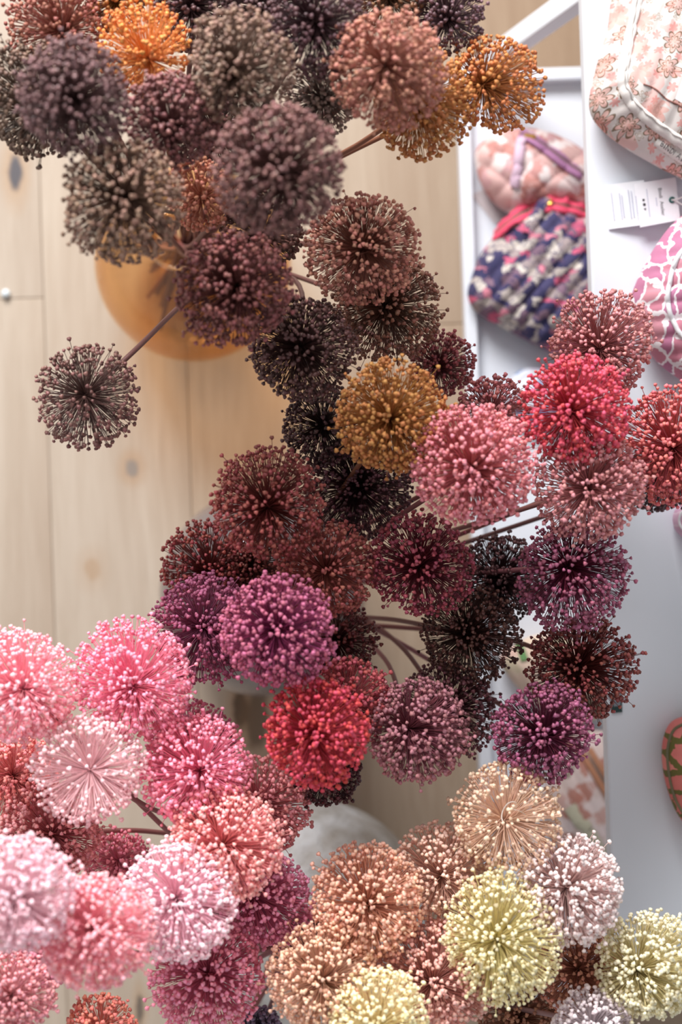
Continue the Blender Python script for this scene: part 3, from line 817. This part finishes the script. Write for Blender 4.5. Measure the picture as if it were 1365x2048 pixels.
    def text(s, body, px, py, size, ang, mat, name='lettering', up=0.0012):
        cu = bpy.data.curves.new(name, 'FONT'); cu.body = body; cu.size = size; cu.space_character = 1.15; cu.extrude = 0.0
        ob = bpy.data.objects.new(name, cu)
        me = bpy.data.meshes.new_from_object(ob); bpy.data.objects.remove(ob)
        a0 = P(px, py, s.z0 + 0.05)
        for v in me.vertices:
            q = Vector((v.co.x * math.cos(ang) - v.co.y * math.sin(ang), v.co.x * math.sin(ang) + v.co.y * math.cos(ang), 0)) + a0 - s.base
            hit = s.bvh.ray_cast(Vector((q.x, q.y, 0.5)), Vector((0, 0, -1)))
            v.co = (hit[0] + hit[1] * up) if hit[0] else q
        me.materials.append(mat)
        return link(bpy.data.objects.new(name, me), s.lab)

# cream floral pouch, upper board: two panels quilted in different directions on either side of the zip strip
def cream_panel(q):
    w_ = W(BZ + .06) / 1365; x_, y_ = q.x / w_ + 682.5, 1024 - q.y / w_
    zx = np.interp(y_, [-20, 50, 115, 165, 202, 240, 276, 312], [1282, 1266, 1252, 1247, 1262, 1300, 1350, 1410])
    return (0.016, -0.36) if x_ > zx else (0.015, 1.87)
cream = Pouch([(1236, -40), (1216, 55), (1194, 130), (1180, 190), (1184, 226), (1206, 256), (1246, 288), (1296, 318), (1345, 344), (1410, 368),
               (1500, 330), (1560, 200), (1530, 30), (1440, -80), (1320, -110)], BZ, 0.085, M_F_CREAM,
              'cream quilted floral pouch, the one with a small printed lettering, on the upper board', (0.017, 1.25), None, cream_panel, amp=0.0034)
cream.ribbon('zip_panel', [(1282, -20), (1266, 50), (1252, 115), (1247, 165), (1262, 202), (1300, 240), (1350, 276), (1410, 312)], 0.012, M_CREAMTAPE, 0.0016, label='plain cream zip strip')
cream.cord('seam', [(1282, -20), (1270, 50), (1257, 115), (1253, 162), (1268, 198), (1305, 234), (1352, 268), (1410, 302)], 0.0007, plain('grey_seam', (196, 190, 186), .8), 0.0026)
cream.cord('seam', [(1288, 168), (1312, 178), (1334, 198), (1362, 212), (1395, 236)], 0.0008, plain('brown_seam', (150, 104, 96), .8), 0.0006)
cream.lab = cream.ribbon('name_label', [(1312, 283), (1340, 303), (1372, 324), (1400, 340)], 0.0085, M_CREAMTAPE, 0.0007, label='cream woven name label')
cream.text('BINDI ATELIER', 1318, 293, 0.0062, math.radians(-34), M_INK, up=0.0024)

mauve = Pouch([(1420, 400), (1365, 432), (1330, 466), (1300, 512), (1277, 558), (1264, 602), (1274, 650), (1300, 700), (1340, 742), (1410, 775),
               (1500, 740), (1540, 600), (1500, 450)], BZ, 0.085, M_F_MAUVE,
              'mauve and white quilted pouch with curved white piping behind the dusty rose flower', (0.017, 1.6), (0.03, 0.1), amp=0.0036)
mauve.cord('piping', [(1385, 480), (1358, 515), (1343, 555), (1337, 600), (1346, 640), (1368, 672), (1400, 695)], 0.0026, M_PIPING, 0.0012, 'white piping')

navy = Pouch([(986, 474), (1010, 440), (1056, 408), (1112, 392), (1180, 408), (1240, 450), (1275, 560), (1235, 690), (1160, 722), (1090, 700),
              (1045, 676), (1000, 652), (952, 622), (936, 590), (945, 550), (960, 512)], TZ, 0.085, M_F_NAVY,
             'navy, pink and grey quilted pouch with a hot pink zip in the lower tray', (0.018, -0.72), (0.05, 0.85), amp=0.0060)
navy.zipper([(990, 472), (1018, 446), (1052, 424), (1096, 410), (1140, 414), (1180, 428), (1215, 448)], 0.0105, M_PINKZIP, 'hot pink zip tape')
navy.slider(1094, 408, -0.1, 1.3)
navy.ribbon('zip_pull', [(1092, 404), (1080, 424), (1066, 448), (1054, 474)], 0.015, M_F_NAVY, 0.003, 0.003, label='patterned fabric zip pull')

lilac = Pouch([(953, 300), (972, 278), (1012, 262), (1060, 257), (1110, 270), (1165, 300), (1230, 345), (1265, 420), (1200, 428), (1120, 414),
               (1060, 420), (1020, 424), (985, 400), (962, 366), (952, 330)], TZ, 0.075, M_F_LILAC,
              'blush and white quilted pouch with a lilac zip behind the navy one', (0.022, 0.9), (0.034, 2.3), amp=0.0044)
lilac.zipper([(1040, 268), (1068, 278), (1104, 302), (1140, 330), (1175, 352), (1215, 372)], 0.0105, M_LILACZIP, 'lilac zip tape')
lilac.slider(1060, 277, -0.5, 1.3)
lilac.ribbon('zip_pull', [(1046, 280), (1040, 300), (1038, 322), (1034, 348), (1032, 372)], 0.013, plain('lilac_cotton', (214, 184, 204), .8), 0.003, 0.002, label='pale lilac fabric zip pull')

pg = Pouch([(1372, 1434), (1342, 1450), (1328, 1490), (1330, 1545), (1346, 1605), (1372, 1650), (1430, 1700), (1510, 1640), (1520, 1500), (1440, 1430)],
           BZ, 0.07, M_F_PINKGREEN, 'pink pouch with olive lattice print at the edge of the upper board', (0.022, 0.1), (0.022, 1.67), amp=0.002)
pg.cord('piping', [(1375, 1446), (1350, 1460), (1338, 1494), (1340, 1545), (1354, 1600), (1378, 1640)], 0.0016, M_OLIVE, 0.0006, 'olive piping')
pale = Pouch([(1372, 1002), (1352, 1022), (1349, 1046), (1360, 1068), (1400, 1092), (1470, 1070), (1470, 1010), (1420, 985)], BZ, 0.05, M_F_PALE,
             'pale lilac pouch, a sliver below the coral-red flower', (0.016, 0.6), None, amp=0.002)
pale.cord('piping', [(1380, 1012), (1364, 1028), (1361, 1046), (1370, 1060), (1402, 1078)], 0.0014, M_PIPING, 0.0006)
bud = Pouch([(1090, 1570), (1120, 1500), (1160, 1462), (1230, 1470), (1280, 1540), (1285, 1660), (1240, 1745), (1170, 1740), (1110, 1690), (1088, 1630)],
            TZ, 0.07, M_F_ROSEBUD, 'rosebud-print pouch with a tan zip in the lower tray below the plum-purple flower', (0.020, 0.5), None, amp=0.0026)
bud.zipper([(1172, 1502), (1192, 1535), (1212, 1568), (1232, 1600)], 0.008, M_TANZIP, 'tan zip tape')
bud.ribbon('sage_band', [(1142, 1612), (1162, 1642), (1182, 1672), (1202, 1706)], 0.02, plain('sage_cotton', (186, 182, 160), .8), 0.002, label='sage green band')
beige = Pouch([(1000, 1322), (1030, 1288), (1085, 1268), (1150, 1280), (1205, 1320), (1222, 1390), (1190, 1440), (1130, 1440), (1060, 1400)],
              TZ, 0.06, M_F_BEIGE, 'beige sprigged pouch in the lower tray behind the rust-red flower', (0.020, 0.5), None, amp=0.0024)
beige.ribbon('leaf_loop', [(1036, 1282), (1043, 1300), (1050, 1322)], 0.010, plain('leaf_green', (96, 140, 84), .7), 0.002, label='green loop')
beige.ribbon('olive_band', [(1160, 1395), (1182, 1412), (1210, 1424)], 0.012, M_OLIVE, 0.002, label='dark olive band')
blue = Pouch([(1012, 790), (1030, 748), (1070, 735), (1120, 752), (1140, 800), (1110, 850), (1060, 855), (1022, 830)], TZ, 0.035, M_F_BLUE,
             'blue-grey sprigged pouch, a sliver above the raspberry-red flower in the tray', (0.018, 0.4), None, amp=0.002)
blue.cord('piping', [(1024, 792), (1038, 758), (1072, 746), (1112, 760)], 0.0014, M_PIPING, 0.0006)

# ------------------------------------------------------------------ card tags
def quad_card(name, corners, z, t, mat, parent, origin, tilt=None):
    p = [P(x, y, z) - origin for x, y in corners]
    if tilt:
        for q, dz in zip(p, tilt): q.z += dz
    bm = bmesh.new()
    top = [bm.verts.new(q + Vector((0, 0, t))) for q in p]; bot = [bm.verts.new(q) for q in p]
    bm.faces.new(top[::-1]); bm.faces.new(bot)
    for i in range(4): bm.faces.new((top[i], top[(i + 1) % 4], bot[(i + 1) % 4], bot[i]))
    bmesh.ops.recalc_face_normals(bm, faces=bm.faces[:])
    me = bpy.data.meshes.new(name); bm.to_mesh(me); bm.free(); me.materials.append(mat)
    return link(bpy.data.objects.new(name, me), parent)
tz = BZ + 0.014
torg = P(1290, 410, BZ)
tagr = empty('hang_tag', torg, label='pair of white hang tags on a string between the cream and the mauve pouches', cat='tag')
back = quad_card('back_card', [(1209, 371), (1284, 365), (1291, 453), (1218, 459)], tz - .013, 0.0008, M_PAPER, tagr, torg, (0, .011, .011, 0))
front = quad_card('front_card', [(1268, 368), (1352, 355), (1361, 440), (1281, 455)], tz, 0.0008, M_PAPER, tagr, torg)
def flat_text(body, px, py, z, size, ang, mat):
    cu = bpy.data.curves.new('lettering', 'FONT'); cu.body = body; cu.size = size
    ob = bpy.data.objects.new('lettering', cu); me = bpy.data.meshes.new_from_object(ob); bpy.data.objects.remove(ob)
    me.transform(Matrix.Translation(P(px, py, z) - torg) @ Matrix.Rotation(ang, 4, 'Z')); me.materials.append(mat)
    return link(bpy.data.objects.new('lettering', me), front)
A90 = math.radians(-82)
flat_text('Bindi  Atelier', 1317, 376, tz + .0010, 0.0056, A90, M_INK)
for x, y0, y1, par, zz in ((1293, 378, 434, 0, tz + .0009), (1312, 395, 412, 0, tz + .0009), (1271, 392, 430, 0, tz + .0009),
                        (1222, 385, 440, 1, tz - .0095), (1238, 386, 438, 1, tz - .0075), (1243, 390, 434, 1, tz - .0065), (1256, 380, 436, 1, tz - .0045), (1262, 382, 434, 1, tz - .0038)):
    quad_card('print_line', [(x, y0), (x + 2.0, y0), (x + 2.0 + (y1 - y0) * .12, y1), (x + (y1 - y0) * .12, y1)], zz, 0.0002, M_GREYPRINT, back if par else front, torg)
for k, n in enumerate((4, 14, 3)):
    p = P(1288 + k * 1.6, 400 + k * 9, tz + .0010) - torg
    MB().tube([p, p + Vector((0, 0, .0002))], 0.0016, n).build('care_mark', M_INK, front, False)
e = P(1345, 400, tz + .001) - torg
bm = MB(); bm.lathe([(0.0016, 0), (0.0034, 0), (0.0034, 0.0009), (0.0016, 0.0009), (0.0016, 0)], e, 20); bm.build('eyelet', plain('teal_eyelet', (50, 104, 100), 0.4, 0.5), front)['label'] = 'teal metal eyelet'
MB().tube(spline([e + Vector((0, 0, .0006)), P(1352, 399, tz + .004) - torg, P(1366, 394, tz + .006) - torg, P(1384, 380, tz + .02) - torg], 6), 0.0008, 6).build('string', M_STRING, tagr)
MB().tube(spline([e + Vector((0, 0, .0006)), P(1356, 404, tz + .003) - torg, P(1370, 412, tz + .004) - torg, P(1384, 414, tz + .012) - torg], 6), 0.0008, 6).build('string', M_STRING, tagr)

o4 = P(1372, 185, BZ)
t4 = empty('hang_tag', o4, label='pale hang tag resting on top of the cream floral pouch at the edge', cat='tag')
quad_card('card', [(1353, 196), (1368, 150), (1410, 165), (1398, 222)], BZ + .094, 0.0009, M_PAPER, t4, o4, (-.004, 0, 0, -.004))
MB().tube(spline([P(1392, 205, BZ + .093) - o4, P(1400, 225, BZ + .094) - o4, P(1412, 245, BZ + .088) - o4], 5), 0.0008, 6).build('string', M_STRING, t4)

o2 = P(980, 412, TZ)
t2 = empty('paper_tag', o2, label='plain greyish card tag lying under the blush pouch in the tray', cat='tag')
quad_card('card', [(943, 390), (972, 376), (1016, 436), (990, 448)], TZ + .0006, 0.0009, plain('grey_card', (206, 196, 198), .6), t2, o2)
MB().tube(spline([P(968, 384, TZ + .002) - o2, P(976, 378, TZ + .004) - o2, P(984, 372, TZ + .008) - o2], 5), 0.0008, 6).build('string', M_STRING, t2)

o3 = P(1233, 1408, BZ)
t3 = empty('edge_label', o3, label='little dark green label with a grey face at the edge of the upper board', cat='label')
quad_card('label_card', [(1223, 1390), (1244, 1389), (1245, 1424), (1224, 1426)], BZ + .0004, 0.0016, plain('dark_green', (26, 58, 58), .6), t3, o3)
quad_card('label_face', [(1228, 1392), (1242, 1391), (1242, 1412), (1228, 1413)], BZ + .0022, 0.0004, plain('grey_face', (126, 130, 138), .6), t3, o3)

# shiny white bead on the floor joint
bp = P(13, 588, 0)
bead = MB(); bead.lathe([(0.0, 0.0), (0.0045, 0.0), (0.006, 0.002), (0.006, 0.005), (0.0042, 0.0085), (0.0, 0.0095)], (0, 0, 0), 24)
bo = bead.build('glass_bead', plain('shiny_white', (232, 242, 248), 0.1), None); bo.location = bp
tag(bo, 'small shiny white bead on the plank joint of the floor', 'bead')

SC.collection.children.link(COL)
print('tris', TRIS[0], 'heads', len(HEADS), 'objects', len(COL.objects))
